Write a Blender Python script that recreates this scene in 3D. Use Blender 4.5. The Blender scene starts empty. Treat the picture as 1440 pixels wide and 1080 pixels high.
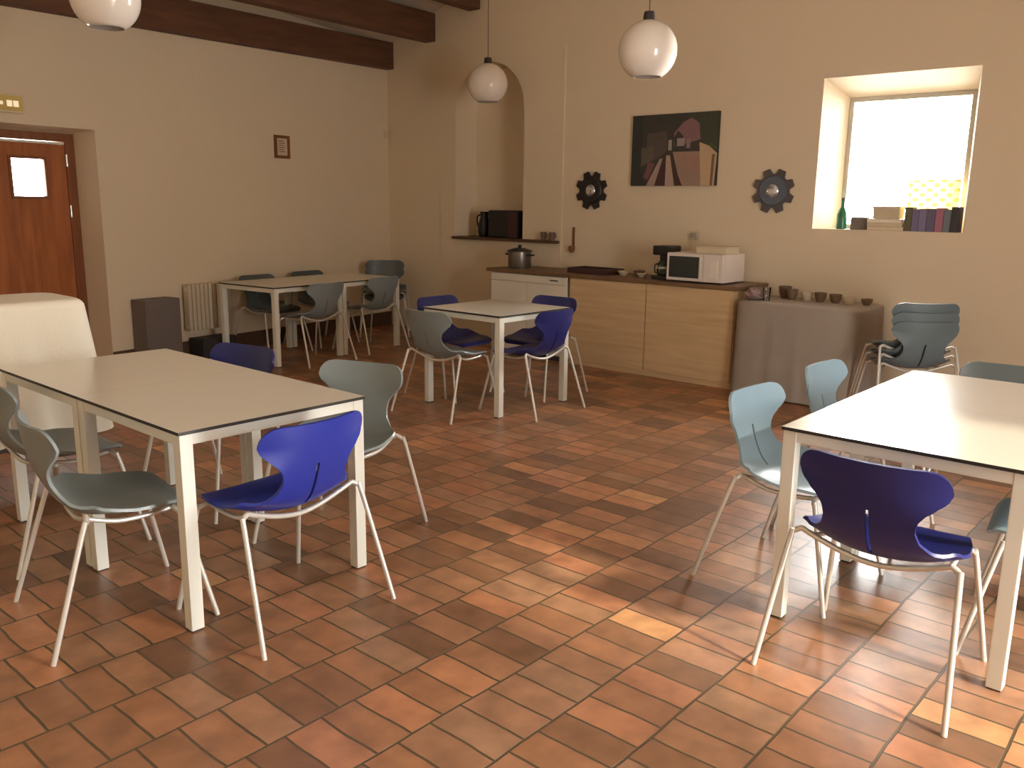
import bpy, bmesh, math, random
from mathutils import Vector, Matrix
random.seed(7)
C = bpy.context.scene.collection
SC = bpy.context.scene
PI = math.pi

# ------------------------------------------------------------------ materials
def rgb(h):
    """sRGB 0-255 -> linear"""
    return tuple(((c/255)/12.92 if c/255 <= .04045 else ((c/255+.055)/1.055)**2.4) for c in h) + (1,)

def mat(name, col, rough=.5, metal=0, spec=.5, bump=0, bscale=40, vary=0, vscale=6, coat=0):
    m = bpy.data.materials.new(name); m.use_nodes = True
    nt = m.node_tree; N = nt.nodes; L = nt.links
    b = N['Principled BSDF']
    b.inputs['Roughness'].default_value = rough
    b.inputs['Metallic'].default_value = metal
    b.inputs['Specular IOR Level'].default_value = spec
    b.inputs['Coat Weight'].default_value = coat
    tc = N.new('ShaderNodeTexCoord')
    nz = N.new('ShaderNodeTexNoise'); nz.inputs['Scale'].default_value = vscale
    nz.inputs['Detail'].default_value = 5
    L.new(tc.outputs['Object'], nz.inputs['Vector'])
    mx = N.new('ShaderNodeMix'); mx.data_type = 'RGBA'
    k = vary
    mx.inputs['A'].default_value = tuple(min(1, c*(1-k)) for c in col[:3]) + (1,)
    mx.inputs['B'].default_value = tuple(min(1, c*(1+k)) for c in col[:3]) + (1,)
    L.new(nz.outputs['Fac'], mx.inputs['Factor'])
    L.new(mx.outputs['Result'], b.inputs['Base Color'])
    if bump:
        n2 = N.new('ShaderNodeTexNoise'); n2.inputs['Scale'].default_value = bscale
        n2.inputs['Detail'].default_value = 6
        L.new(tc.outputs['Object'], n2.inputs['Vector'])
        bp = N.new('ShaderNodeBump'); bp.inputs['Strength'].default_value = bump
        bp.inputs['Distance'].default_value = .02
        L.new(n2.outputs['Fac'], bp.inputs['Height']); L.new(bp.outputs['Normal'], b.inputs['Normal'])
    return m

def wood(name, c1, c2, rough=.5, scale=(1, 14, 14)):
    m = bpy.data.materials.new(name); m.use_nodes = True
    nt = m.node_tree; N = nt.nodes; L = nt.links; b = N['Principled BSDF']
    b.inputs['Roughness'].default_value = rough
    tc = N.new('ShaderNodeTexCoord'); mp = N.new('ShaderNodeMapping')
    mp.inputs['Scale'].default_value = scale
    nz = N.new('ShaderNodeTexNoise'); nz.inputs['Scale'].default_value = 1.5; nz.inputs['Detail'].default_value = 8
    nz.inputs['Distortion'].default_value = .6
    rp = N.new('ShaderNodeValToRGB')
    rp.color_ramp.elements[0].position = .3; rp.color_ramp.elements[0].color = c1
    rp.color_ramp.elements[1].position = .7; rp.color_ramp.elements[1].color = c2
    L.new(tc.outputs['Object'], mp.inputs['Vector']); L.new(mp.outputs['Vector'], nz.inputs['Vector'])
    L.new(nz.outputs['Fac'], rp.inputs['Fac']); L.new(rp.outputs['Color'], b.inputs['Base Color'])
    return m

def glass(name, tint=(1, 1, 1, 1), gloss=.9):
    m = bpy.data.materials.new(name); m.use_nodes = True
    nt = m.node_tree; N = nt.nodes; L = nt.links
    N.remove(N['Principled BSDF']); out = N['Material Output']
    t = N.new('ShaderNodeBsdfTransparent'); t.inputs['Color'].default_value = tint
    g = N.new('ShaderNodeBsdfGlossy'); g.inputs['Roughness'].default_value = .02
    f = N.new('ShaderNodeFresnel'); f.inputs['IOR'].default_value = 1.4
    mx = N.new('ShaderNodeMixShader')
    L.new(f.outputs['Fac'], mx.inputs['Fac']); L.new(t.outputs[0], mx.inputs[1]); L.new(g.outputs[0], mx.inputs[2])
    L.new(mx.outputs[0], out.inputs['Surface'])
    return m

def floor_mat():
    m = bpy.data.materials.new('terracotta_tiles'); m.use_nodes = True
    nt = m.node_tree; N = nt.nodes; L = nt.links; b = N['Principled BSDF']
    tc = N.new('ShaderNodeTexCoord')
    mp = N.new('ShaderNodeMapping'); mp.inputs['Location'].default_value = (.03, -.893 + .262*8, 0)
    # slight irregularity of the hand laid joints
    nd = N.new('ShaderNodeTexNoise'); nd.inputs['Scale'].default_value = 3.0; nd.inputs['Detail'].default_value = 3
    L.new(tc.outputs['Object'], nd.inputs['Vector'])
    sub = N.new('ShaderNodeVectorMath'); sub.operation = 'SUBTRACT'; sub.inputs[1].default_value = (.5, .5, .5)
    L.new(nd.outputs['Color'], sub.inputs[0])
    sc = N.new('ShaderNodeVectorMath'); sc.operation = 'SCALE'; sc.inputs['Scale'].default_value = .027
    L.new(sub.outputs['Vector'], sc.inputs[0])
    add = N.new('ShaderNodeVectorMath'); L.new(tc.outputs['Object'], add.inputs[0]); L.new(sc.outputs['Vector'], add.inputs[1])
    L.new(add.outputs['Vector'], mp.inputs['Vector'])
    def brick():
        k = N.new('ShaderNodeTexBrick'); k.offset = .45; k.offset_frequency = 2; k.squash = 1
        k.inputs['Scale'].default_value = 1
        k.inputs['Brick Width'].default_value = .128; k.inputs['Row Height'].default_value = .262
        k.inputs['Mortar Size'].default_value = .005; k.inputs['Mortar Smooth'].default_value = .3
        k.inputs['Color1'].default_value = (0, 0, 0, 1); k.inputs['Color2'].default_value = (1, 1, 1, 1)
        k.inputs['Mortar'].default_value = (.5, .5, .5, 1)
        L.new(mp.outputs['Vector'], k.inputs['Vector']); return k
    k = brick()
    rp = N.new('ShaderNodeValToRGB'); cr = rp.color_ramp
    cr.elements[0].position = 0; cr.elements[0].color = rgb((122, 88, 64))
    cr.elements[1].position = 1; cr.elements[1].color = rgb((212, 158, 108))
    for p, c in ((.2, (146, 104, 74)), (.45, (166, 116, 82)), (.65, (164, 124, 94)), (.82, (178, 120, 86)), (.95, (190, 134, 94))):
        e = cr.elements.new(p); e.color = rgb(c)
    L.new(k.outputs['Color'], rp.inputs['Fac'])
    # blotches and wear inside the tiles
    n1 = N.new('ShaderNodeTexNoise'); n1.inputs['Scale'].default_value = 9; n1.inputs['Detail'].default_value = 8
    L.new(tc.outputs['Object'], n1.inputs['Vector'])
    mr = N.new('ShaderNodeMapRange'); mr.inputs['From Min'].default_value = .3; mr.inputs['From Max'].default_value = .7
    mr.inputs['To Min'].default_value = .7; mr.inputs['To Max'].default_value = 1.16
    L.new(n1.outputs['Fac'], mr.inputs['Value'])
    mul = N.new('ShaderNodeVectorMath'); mul.operation = 'SCALE'
    L.new(rp.outputs['Color'], mul.inputs[0]); L.new(mr.outputs['Result'], mul.inputs['Scale'])
    mx = N.new('ShaderNodeMix'); mx.data_type = 'RGBA'
    L.new(k.outputs['Fac'], mx.inputs['Factor']); L.new(mul.outputs['Vector'], mx.inputs['A'])
    mx.inputs['B'].default_value = rgb((92, 76, 54))
    L.new(mx.outputs['Result'], b.inputs['Base Color'])
    # bump: joints + undulating faces
    inv = N.new('ShaderNodeMath'); inv.operation = 'SUBTRACT'; inv.inputs[0].default_value = 1
    L.new(k.outputs['Fac'], inv.inputs[1])
    n2 = N.new('ShaderNodeTexNoise'); n2.inputs['Scale'].default_value = 14; n2.inputs['Detail'].default_value = 4
    L.new(tc.outputs['Object'], n2.inputs['Vector'])
    ma = N.new('ShaderNodeMath'); ma.operation = 'MULTIPLY_ADD'; ma.inputs[1].default_value = .22
    L.new(n2.outputs['Fac'], ma.inputs[0]); L.new(inv.outputs[0], ma.inputs[2])
    bp = N.new('ShaderNodeBump'); bp.inputs['Strength'].default_value = .6; bp.inputs['Distance'].default_value = .006
    L.new(ma.outputs[0], bp.inputs['Height']); L.new(bp.outputs['Normal'], b.inputs['Normal'])
    r2 = N.new('ShaderNodeMapRange'); r2.inputs['To Min'].default_value = .31; r2.inputs['To Max'].default_value = .42; b.inputs['Specular IOR Level'].default_value = .6
    L.new(n1.outputs['Fac'], r2.inputs['Value']); L.new(r2.outputs['Result'], b.inputs['Roughness'])
    return m

M = {}
M['plaster'] = mat('wall_plaster', rgb((222, 206, 178)), .9, bump=.25, bscale=9, vary=.03, vscale=1.5)
M['ceiling'] = mat('ceiling_plaster', rgb((205, 190, 168)), .95, bump=.2, bscale=8, vary=.04)
M['floor'] = floor_mat()
M['skirt'] = mat('skirting_paint', rgb((88, 64, 46)), .6, vary=.1)
M['beam'] = wood('dark_beam_wood', rgb((84, 54, 36)), rgb((112, 74, 48)), .7, (1.2, 9, 9))
M['doorwood'] = wood('door_wood', rgb((142, 80, 40)), rgb((178, 106, 56)), .45, (10, 10, 1))
M['framewood'] = wood('door_frame_wood', rgb((112, 66, 36)), rgb((142, 86, 48)), .5, (10, 10, 1))
M['metal'] = mat('steel', rgb((200, 198, 192)), .3, 1)
M['whitemetal'] = mat('white_lacquered_steel', rgb((226, 226, 214)), .4)
M['chrome'] = mat('pale_tube_steel', rgb((214, 210, 200)), .32, .35)
M['laminate'] = mat('white_laminate', rgb((228, 223, 208)), .2, spec=.5, vary=.015)
M['edge'] = mat('dark_laminate_edge', rgb((42, 36, 30)), .5)
M['greyshell'] = mat('grey_blue_shell', rgb((132, 142, 142)), .36, vary=.04)
M['paleshell'] = mat('pale_blue_shell', rgb((150, 178, 192)), .36, vary=.04)
M['darkshell'] = mat('dark_grey_shell', rgb((86, 94, 92)), .36, vary=.05)
M['blueshell'] = mat('blue_shell', rgb((38, 52, 150)), .36, vary=.05)
M['slateshell'] = mat('slate_shell', rgb((104, 118, 124)), .36, vary=.04)
M['navy_shaded_blue'] = mat('navy_and_shaded_blue_shell', rgb((32, 38, 104)), .38, vary=.05)  # navy chairs, plus a blue one darkened to paint in its shade
M['opal'] = mat('opal_glass', rgb((240, 232, 220)), .12, spec=.6)
M['black'] = mat('black_plastic', rgb((26, 24, 24)), .4)
M['darkgrey'] = mat('dark_grey_plastic', rgb((54, 50, 48)), .5)
M['cord'] = mat('lamp_cord', rgb((90, 80, 70)), .6)
M['fridge'] = mat('white_enamel', rgb((226, 220, 204)), .35)
M['oak'] = wood('pale_oak', rgb((196, 166, 124)), rgb((214, 186, 144)), .5, (8, 1, 14))
M['worktop'] = wood('brown_worktop', rgb((98, 74, 50)), rgb((128, 98, 68)), .45, (12, 1, 12))
M['shelfwood'] = wood('dark_shelf_wood', rgb((72, 50, 30)), rgb((96, 68, 42)), .6, (12, 1, 12))
M['greycloth'] = mat('grey_cloth', rgb((158, 147, 136)), .95, bump=.15, bscale=60, vary=.05)
M['whitecloth'] = mat('white_cloth', rgb((232, 224, 204)), .95, bump=.1, bscale=70, vary=.02)
M['mauvecloth'] = mat('mauve_cloth', rgb((150, 126, 122)), .95, bump=.2, bscale=50, vary=.06)
M['grey'] = mat('grey_metal_box', rgb((112, 102, 96)), .55, vary=.04)
M['radiator'] = mat('cream_radiator', rgb((206, 192, 166)), .5)
M['micro'] = mat('microwave_white', rgb((222, 212, 204)), .35)
M['screen'] = mat('microwave_glass', rgb((44, 50, 50)), .15)
M['brownbowl'] = mat('brown_ceramic', rgb((112, 88, 66)), .4, vary=.1)
M['palebowl'] = mat('beige_ceramic', rgb((196, 178, 152)), .4, vary=.05)
M['cream'] = mat('cream_card', rgb((214, 200, 172)), .6, vary=.04)
M['tray'] = mat('dark_red_tray', rgb((62, 34, 34)), .45)
M['steelpot'] = mat('brushed_pot_steel', rgb((140, 132, 122)), .35, .8)
M['mirror'] = mat('mirror_glass', rgb((210, 214, 222)), .12, .9)
M['bluemirror'] = mat('blue_grey_glass', rgb((96, 106, 122)), .3, .4)
M['ring'] = mat('black_frame', rgb((34, 30, 30)), .45, vary=.1)
M['ring2'] = mat('bronze_grey_frame', rgb((84, 80, 80)), .45, vary=.15)
M['pane'] = glass('window_glass')
M['clear'] = glass('drinking_glass', (.93, .95, .93, 1))
M['greenglass'] = mat('green_bottle_glass', rgb((40, 110, 84)), .15)
M['winframe'] = mat('grey_window_frame', rgb((196, 192, 180)), .5)
M['paper'] = mat('paper', rgb((206, 190, 160)), .8, vary=.1, vscale=40)

def emit(name, col, s):
    m = mat(name, col, .5); b = m.node_tree.nodes['Principled BSDF']
    b.inputs['Emission Color'].default_value = col; b.inputs['Emission Strength'].default_value = s
    return m
M['signlit'] = emit('lit_sign_panel', rgb((180, 152, 84)), .2)
M['signwhite'] = emit('lit_sign_pictogram', rgb((255, 240, 200)), .6)

def spotted():
    m = bpy.data.materials.new('yellow_spotted_fabric'); m.use_nodes = True
    nt = m.node_tree; N = nt.nodes; L = nt.links; b = N['Principled BSDF']; out = N['Material Output']
    tc = N.new('ShaderNodeTexCoord')
    sp = N.new('ShaderNodeSeparateXYZ'); L.new(tc.outputs['Object'], sp.inputs[0])
    def f(sock, k):
        a = N.new('ShaderNodeMath'); a.operation = 'MULTIPLY'; a.inputs[1].default_value = k; L.new(sock, a.inputs[0])
        s = N.new('ShaderNodeMath'); s.operation = 'SINE'; L.new(a.outputs[0], s.inputs[0]); return s
    s1 = f(sp.outputs['Y'], 2*PI/.10); s2 = f(sp.outputs['Z'], 2*PI/.075)
    mu = N.new('ShaderNodeMath'); mu.operation = 'MULTIPLY'; L.new(s1.outputs[0], mu.inputs[0]); L.new(s2.outputs[0], mu.inputs[1])
    gt = N.new('ShaderNodeMath'); gt.operation = 'GREATER_THAN'; gt.inputs[1].default_value = .38; L.new(mu.outputs[0], gt.inputs[0])
    mx = N.new('ShaderNodeMix'); mx.data_type = 'RGBA'
    mx.inputs['A'].default_value = rgb((255, 245, 196)); mx.inputs['B'].default_value = rgb((172, 138, 84))
    L.new(gt.outputs[0], mx.inputs['Factor']); L.new(mx.outputs['Result'], b.inputs['Base Color'])
    b.inputs['Roughness'].default_value = .8
    tr = N.new('ShaderNodeBsdfTranslucent'); L.new(mx.outputs['Result'], tr.inputs['Color'])
    ms = N.new('ShaderNodeMixShader'); ms.inputs['Fac'].default_value = .7
    L.new(b.outputs[0], ms.inputs[1]); L.new(tr.outputs[0], ms.inputs[2]); L.new(ms.outputs[0], out.inputs['Surface'])
    return m
M['spotted'] = spotted()

# ------------------------------------------------------------------ mesh helpers
class MB:
    def __init__(s): s.bm = bmesh.new()
    def box(s, lo, hi, bev=0, mi=0, rz=0):
        t = bmesh.new()
        c = Vector([(a+b)/2 for a, b in zip(lo, hi)]); d = Vector([abs(b-a) for a, b in zip(lo, hi)])
        bmesh.ops.create_cube(t, size=1, matrix=Matrix.Translation(c) @ Matrix.Rotation(rz, 4, 'Z') @ Matrix.Diagonal((*d, 1)))
        if bev: bmesh.ops.bevel(t, geom=t.edges[:], offset=bev, segments=2, affect='EDGES', profile=.7)
        s._merge(t, mi); return s
    def _merge(s, t, mi=0):
        for f in t.faces: f.material_index = mi
        me = bpy.data.meshes.new('tmp'); t.to_mesh(me); t.free(); s.bm.from_mesh(me); bpy.data.meshes.remove(me)
    def tube(s, pts, r, n=10, mi=0, smooth=4):
        P = [Vector(p) for p in pts]
        if smooth and len(P) > 2:
            Q = []
            for i in range(len(P)-1):
                p0 = P[max(0, i-1)]; p1 = P[i]; p2 = P[i+1]; p3 = P[min(len(P)-1, i+2)]
                for k in range(smooth):
                    t = k/smooth
                    Q.append(.5*((2*p1)+(-p0+p2)*t+(2*p0-5*p1+4*p2-p3)*t*t+(-p0+3*p1-3*p2+p3)*t**3))
            Q.append(P[-1]); P = Q
        t = bmesh.new(); rings = []
        up = Vector((0, 0, 1)); prev = None
        for i, p in enumerate(P):
            d = (P[min(i+1, len(P)-1)]-P[max(i-1, 0)]).normalized()
            if prev is None:
                a = d.cross(up);
                if a.length < .1: a = d.cross(Vector((1, 0, 0)))
            else: a = prev - d*prev.dot(d)
            a.normalize(); prev = a; b = d.cross(a)
            rr = r[i] if isinstance(r, (list, tuple)) else r
            rings.append([t.verts.new(p+rr*(math.cos(2*PI*k/n)*a+math.sin(2*PI*k/n)*b)) for k in range(n)])
        for i in range(len(rings)-1):
            for k in range(n): t.faces.new((rings[i][k], rings[i][(k+1) % n], rings[i+1][(k+1) % n], rings[i+1][k]))
        t.faces.new(rings[0][::-1]); t.faces.new(rings[-1])
        bmesh.ops.recalc_face_normals(t, faces=t.faces[:])
        s._merge(t, mi); return s
    def lathe(s, prof, c=(0, 0, 0), n=32, mi=0, cap=True):
        t = bmesh.new(); rings = []
        for r, z in prof:
            if r < 1e-5: rings.append([t.verts.new((c[0], c[1], c[2]+z))])
            else: rings.append([t.verts.new((c[0]+r*math.cos(2*PI*k/n), c[1]+r*math.sin(2*PI*k/n), c[2]+z)) for k in range(n)])
        for a, b in zip(rings, rings[1:]):
            for k in range(n):
                k2 = (k+1) % n
                if len(a) == 1 and len(b) == 1: continue
                if len(a) == 1: t.faces.new((a[0], b[k], b[k2]))
                elif len(b) == 1: t.faces.new((a[k], a[k2], b[0]))
                else: t.faces.new((a[k], a[k2], b[k2], b[k]))
        bmesh.ops.recalc_face_normals(t, faces=t.faces[:])
        s._merge(t, mi); return s
    def prism(s, poly, axis, lo, hi, mi=0, poly2=None):
        """poly: 2-D points on the plane normal to axis (x: (y,z), y: (x,z), z: (x,y))"""
        def p3(p, h):
            return {'x': (h, p[0], p[1]), 'y': (p[0], h, p[1]), 'z': (p[0], p[1], h)}[axis]
        t = bmesh.new()
        a = [t.verts.new(p3(p, lo)) for p in poly]; b = [t.verts.new(p3(p, hi)) for p in (poly2 or poly)]
        n = len(poly)
        for k in range(n): t.faces.new((a[k], a[(k+1) % n], b[(k+1) % n], b[k]))
        t.faces.new(a[::-1]); t.faces.new(b)
        bmesh.ops.recalc_face_normals(t, faces=t.faces[:])
        s._merge(t, mi); return s
    def build(s, name, mats, parent=None, loc=(0, 0, 0), rz=0, smooth=False):
        me = bpy.data.meshes.new(name); s.bm.to_mesh(me); s.bm.free()
        for m in (mats if isinstance(mats, (list, tuple)) else [mats]): me.materials.append(M[m])
        o = bpy.data.objects.new(name, me); C.objects.link(o)
        o.location = loc; o.rotation_euler = (0, 0, rz)
        if parent: o.parent = parent
        if smooth:
            for p in me.polygons: p.use_smooth = True
            me.set_sharp_from_angle(angle=math.radians(40))
        return o

def tag(o, label, cat, group=None):
    o['label'] = label; o['category'] = cat
    if group: o['group'] = group
    return o
def thing(name, label, cat, loc=(0, 0, 0), rz=0, group=None):
    o = bpy.data.objects.new(name, None); C.objects.link(o); o.empty_display_size = .1
    o.location = loc; o.rotation_euler = (0, 0, rz)
    return tag(o, label, cat, group)
def struct(o): o['kind'] = 'structure'; return o
def copy_tree(o, parent=None):
    c = o.copy(); C.objects.link(c); c.parent = parent
    for ch in list(o.children): copy_tree(ch, c)
    return c
def cut(o, cutters):
    for k in cutters:
        md = o.modifiers.new('b', 'BOOLEAN'); md.operation = 'DIFFERENCE'; md.solver = 'EXACT'; md.object = k
    dg = bpy.context.evaluated_depsgraph_get()
    me = bpy.data.meshes.new_from_object(o.evaluated_get(dg)); o.modifiers.clear()
    old = o.data; o.data = me; bpy.data.meshes.remove(old)
    for k in cutters: bpy.data.objects.remove(k)

# ------------------------------------------------------------------ room
XW = 7.186                       # window wall
A = math.radians(9.1)            # the door wall is not square with the window wall
CORN = (XW, 8.32)
DX, DY = math.cos(A), math.sin(A)
def dw(s, off, z=0):             # point on the door wall: s along it from the corner, off = distance into the wall
    return (CORN[0]+DX*s-DY*off, CORN[1]+DY*s+DX*off, z)
XL, YF = -1.6, -1.7

fl = MB(); fl.box((XL-.4, YF-.6, -.1), (XW+.6, 9, 0)); struct(fl.build('floor', 'floor'))
# window wall with the window hole and the arched niche
w = MB(); w.box((XW, YF-.4, 0), (XW+.56, 8.95, 5.6)); wr = struct(w.build('wall_right', 'plaster'))
WY0, WY1, WZ0, WZ1 = 1.775, 2.94, 1.345, 2.545
k1 = MB(); k1.prism([(WY0, WZ0), (WY1, WZ0), (WY1, WZ1), (WY0, WZ1)], 'x', XW-.0001, XW+.32,
                    poly2=[(1.865, WZ0), (2.84, WZ0), (2.84, 2.42), (1.865, 2.42)]); k1 = k1.build('c', 'plaster')
k1b = MB(); k1b.box((XW+.3, 1.865, WZ0), (XW+.6, 2.84, 2.42)); k1b = k1b.build('c', 'plaster')
NY0, NY1, NZ = 6.13, 7.15, 1.135
nc, nr = (NY0+NY1)/2, (NY1-NY0)/2
arch = [(NY0, NZ), (NY1, NZ)] + [(nc+nr*math.cos(t*PI/24), 2.50+nr*math.sin(t*PI/24)) for t in range(25)]
k2 = MB(); k2.prism(arch, 'x', XW-.2, XW+.34); k2 = k2.build('c', 'plaster')
cut(wr, [k1, k1b, k2])
# shallow breast of plaster around the niche
br = MB(); br.box((XW-.012, 5.6, 0), (XW-.0005, 7.4, 3.08)); br = struct(br.build('trim_1', 'plaster'))
k2 = MB(); k2.prism(arch, 'x', XW-.2, XW+.2); k2 = k2.build('c', 'plaster'); cut(br, [k2])

# door wall (oblique)
w = MB(); w.box((-9.6, 0, 0), (.6, .5, 5.6)); wb = struct(w.build('wall_back', 'plaster', loc=(CORN[0], CORN[1], 0), rz=A))
kd = MB(); kd.prism([(-5.0, -.01), (-3.85, -.01), (-3.85, 2.085), (-5.0, 2.085)], 'y', -.01, .28,
                    poly2=[(-4.96, -.01), (-3.885, -.01), (-3.885, 2.06), (-4.96, 2.06)])
kd = kd.build('c', 'plaster', loc=(CORN[0], CORN[1], 0), rz=A)
kd2 = MB(); kd2.box((-4.9, .2, -.01), (-3.95, .6, 2.0)); kd2 = kd2.build('c', 'plaster', loc=(CORN[0], CORN[1], 0), rz=A)
cut(wb, [kd, kd2])
b = MB(); b.box((-3.85, -.014, 0), (0, -.0005, .165), .004); struct(b.build('baseboard_back', 'skirt', loc=(CORN[0], CORN[1], 0), rz=A))
# the two walls behind and beside the camera
w = MB(); w.box((XL-.4, YF-.4, 0), (XL, 7.2, 5.6)); wl = struct(w.build('wall_left', 'plaster')); k = MB(); k.box((XL-.6, .8, 1.5), (XL+.2, 1.3, 2.1)); k = k.build('c', 'plaster'); cut(wl, [k])
w = MB(); w.box((XL, YF-.4, 0), (XW, YF, 5.6)); wf = struct(w.build('wall_front', 'plaster'))
DOOR_X0, DOOR_X1, DOOR_Z = 2.15, 3.5, 2.6
k = MB(); k.box((DOOR_X0, YF-.6, -.01), (DOOR_X1, YF+.2, DOOR_Z)); k = k.build('c', 'plaster'); cut(wf, [k])
d2 = bpy.data.objects.new('door_2', None); C.objects.link(d2); struct(d2); d2.location = (DOOR_X0, YF-.2, 0)
f = MB()
ww = DOOR_X1-DOOR_X0
f.box((.002, -.03, 0), (.07, .03, DOOR_Z-.002)); f.box((ww-.07, -.03, 0), (ww-.002, .03, DOOR_Z-.002)); f.box((.07, -.03, DOOR_Z-.072), (ww-.07, .03, DOOR_Z-.002))
f.build('door_frame', 'framewood', d2)

w2 = bpy.data.objects.new('window_2', None); C.objects.link(w2); struct(w2); w2.location = (XL-.25, .802, 1.502)
f = MB(); f.box((0, 0, 0), (.05, .04, .596)); f.box((0, .456, 0), (.05, .496, .596)); f.box((0, .04, 0), (.05, .456, .04)); f.box((0, .04, .556), (.05, .456, .596)); f.box((0, .236, .04), (.05, .26, .556)); f.build('window_frame', 'winframe', w2)
# sloping roof: rises away from the door wall to a ridge, then falls
SL = .345
def ceil_z(y): return 3.37+SL*(8.2-y)
RY = 3.0; RZ = ceil_z(RY)
c = MB(); c.prism([(9.2, ceil_z(9.2)), (RY, RZ), (YF-.6, RZ-.30*(RY-YF+.6)), (YF-.6, RZ-.30*(RY-YF+.6)+.2), (RY, RZ+.2), (9.2, ceil_z(9.2)+.2)], 'x', XL-.6, XW+.8)
struct(c.build('ceiling', 'ceiling'))

# beams, parallel to the door wall, sunk into the window wall
labs = ['dark wooden ceiling beam just above the door wall, lowest of the three',
        'dark wooden ceiling beam, the middle one of the three',
        "dark wooden ceiling beam cut off by the photo's top edge, highest of the three"]
for i, (yy, zb) in enumerate(((8.205, 3.068), (7.486, 3.305), (6.79, 3.56))):
    m = MB(); m.box((-9.0, 0, 0), (.05, .17, .30), .012)
    o = m.build('ceiling_beam', 'beam', loc=(XW, yy-.003, zb), rz=A)
    o.rotation_euler = (0, -math.radians(1.5), A)
    tag(o, labs[i], 'beam', 'beams under the sloping roof')

# window
w1 = bpy.data.objects.new('window_1', None); C.objects.link(w1); struct(w1); w1.location = (XW+.33, 1.866, WZ0+.001)
ww, hh = .973, 1.072
f = MB(); t = .038
f.box((0, 0, 0), (.06, ww, t), .004); f.box((0, 0, hh-t), (.06, ww, hh), .004)
f.box((0, 0, t), (.06, t, hh-t), .004); f.box((0, ww-t, t), (.06, ww, hh-t), .004)
f.build('window_frame', 'winframe', w1)
g = MB(); g.box((.026, t, t), (.032, ww-t, hh-t)); g.build('window_pane', 'pane', w1)

# door in its deep reveal
d1 = bpy.data.objects.new('door_1', None); C.objects.link(d1); struct(d1); d1.location = dw(-4.9, .262); d1.rotation_euler = (0, 0, A)
f = MB(); f.box((-.058, 0, .002), (.03, .07, 2.055), .005); f.box((.93, 0, .002), (1.013, .07, 2.055), .005); f.box((.03, 0, 1.985), (.93, .07, 2.055), .005)
f.build('door_frame', 'framewood', d1)
PX0, PX1, PZ0, PZ1 = .46, .735, 1.525, 1.83
f = MB(); T0, T1 = .012, .055
f.box((.032, T0, .005), (PX0, T1, 1.98)); f.box((PX1, T0, .005), (.928, T1, 1.98))
f.box((PX0, T0, .005), (PX1, T1, PZ0)); f.box((PX0, T0, PZ1), (PX1, T1, 1.98))
for x in (.20, .36, .60, .78): f.box((x, T0-.002, .06), (x+.006, T0+.002, PZ0-.12))
f.build('door_leaf', 'doorwood', d1)
f = MB(); f.box((PX0, .03, PZ0), (PX1, .036, PZ1)); f.build('door_pane', 'pane', d1)
f = MB()
for a, bb in (((PX0-.025, T0-.012, PZ0-.025), (PX1+.025, T0+.002, PZ0)), ((PX0-.025, T0-.012, PZ1), (PX1+.025, T0+.002, PZ1+.025)),
              ((PX0-.025, T0-.012, PZ0), (PX0, T0+.002, PZ1)), ((PX1, T0-.012, PZ0), (PX1+.025, T0+.002, PZ1))): f.box(a, bb, .003)
f.build('pane_bead', 'framewood', d1)
f = MB(); f.tube([(.05, -.02, 1.968), (.905, -.02, 1.968)], .011); f.box((.06, -.02, 1.955), (.08, .012, 1.98)); f.box((.87, -.02, 1.955), (.89, .012, 1.98))
f.build('door_rod', 'whitemetal', d1)
for z in (1.78, 1.35, .35):
    f = MB(); f.tube([(.93, -.006, z), (.93, -.006, z+.10)], .009); f.build('hinge', 'metal', d1)
f = MB(); f.box((.08, .0, .98), (.12, T0, 1.14), .003); f.tube([(.10, 0, 1.06), (.10, -.05, 1.06), (.20, -.055, 1.06)], .009); f.build('door_handle', 'metal', d1)

# lit sign above the door
o = thing('exit_sign', 'small lit yellow sign high on the wall above the wooden door', 'sign', dw(-4.66, 0, 2.16), A)
f = MB(); f.box((-.2, -.05, 0), (.2, -.001, .14), .008); f.build('housing', 'cream', o)
f = MB(); f.box((-.185, -.054, .012), (.185, -.0485, .128)); f.build('panel', 'signlit', o)
f = MB(); f.box((.06, -.056, .045), (.10, -.0535, .09)); f.box((.11, -.056, .045), (.15, -.0535, .09)); f.box((-.1, -.056, .055), (.03, -.0535, .08)); f.build('pictogram', 'signwhite', o)

# ------------------------------------------------------------------ tables
def make_table(x, y, lx, ly, label, group, rz=0, h=.74):
    o = thing('dining_table', label, 'table', (x, y, 0), rz, group)
    m = MB(); m.box((0, 0, h-.012), (lx, ly, h))
    for f in m.bm.faces:
        f.material_index = 0 if f.normal.z > .5 else 1
    m.build('tabletop', ['laminate', 'edge'], o)
    lw = .048; t = .006
    for (a, b_) in ((t, t), (lx-t-lw, t), (t, ly-t-lw), (lx-t-lw, ly-t-lw)):
        m = MB(); m.box((a, b_, .006), (a+lw, b_+lw, h-.012), .003); leg = m.build('leg', 'whitemetal', o)
        m = MB(); m.box((a+.004, b_+.004, 0), (a+lw-.004, b_+lw-.004, .007)); m.build('foot_cap', 'black', leg)
    z0, z1 = h-.052, h-.0125
    for a in (((t+lw, t+.002, z0), (lx-t-lw, t+.03, z1)), ((t+lw, ly-t-.03, z0), (lx-t-lw, ly-t-.002, z1)),
              ((t+.002, t+lw, z0), (t+.03, ly-t-lw, z1)), ((lx-t-.03, t+lw, z0), (lx-t-.002, ly-t-lw, z1))):
        m = MB(); m.box(*a, .003); m.build('apron', 'whitemetal', o)
    return o
GT = 'white square dining tables pushed together in pairs'
make_table(1.375, 2.69, .804, .8205, 'white square table at the left front, with the bright blue chair at its end', GT)
make_table(1.375, 3.5115, .804, .8205, 'white square table at the left, next to the white cloth', GT)
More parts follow.
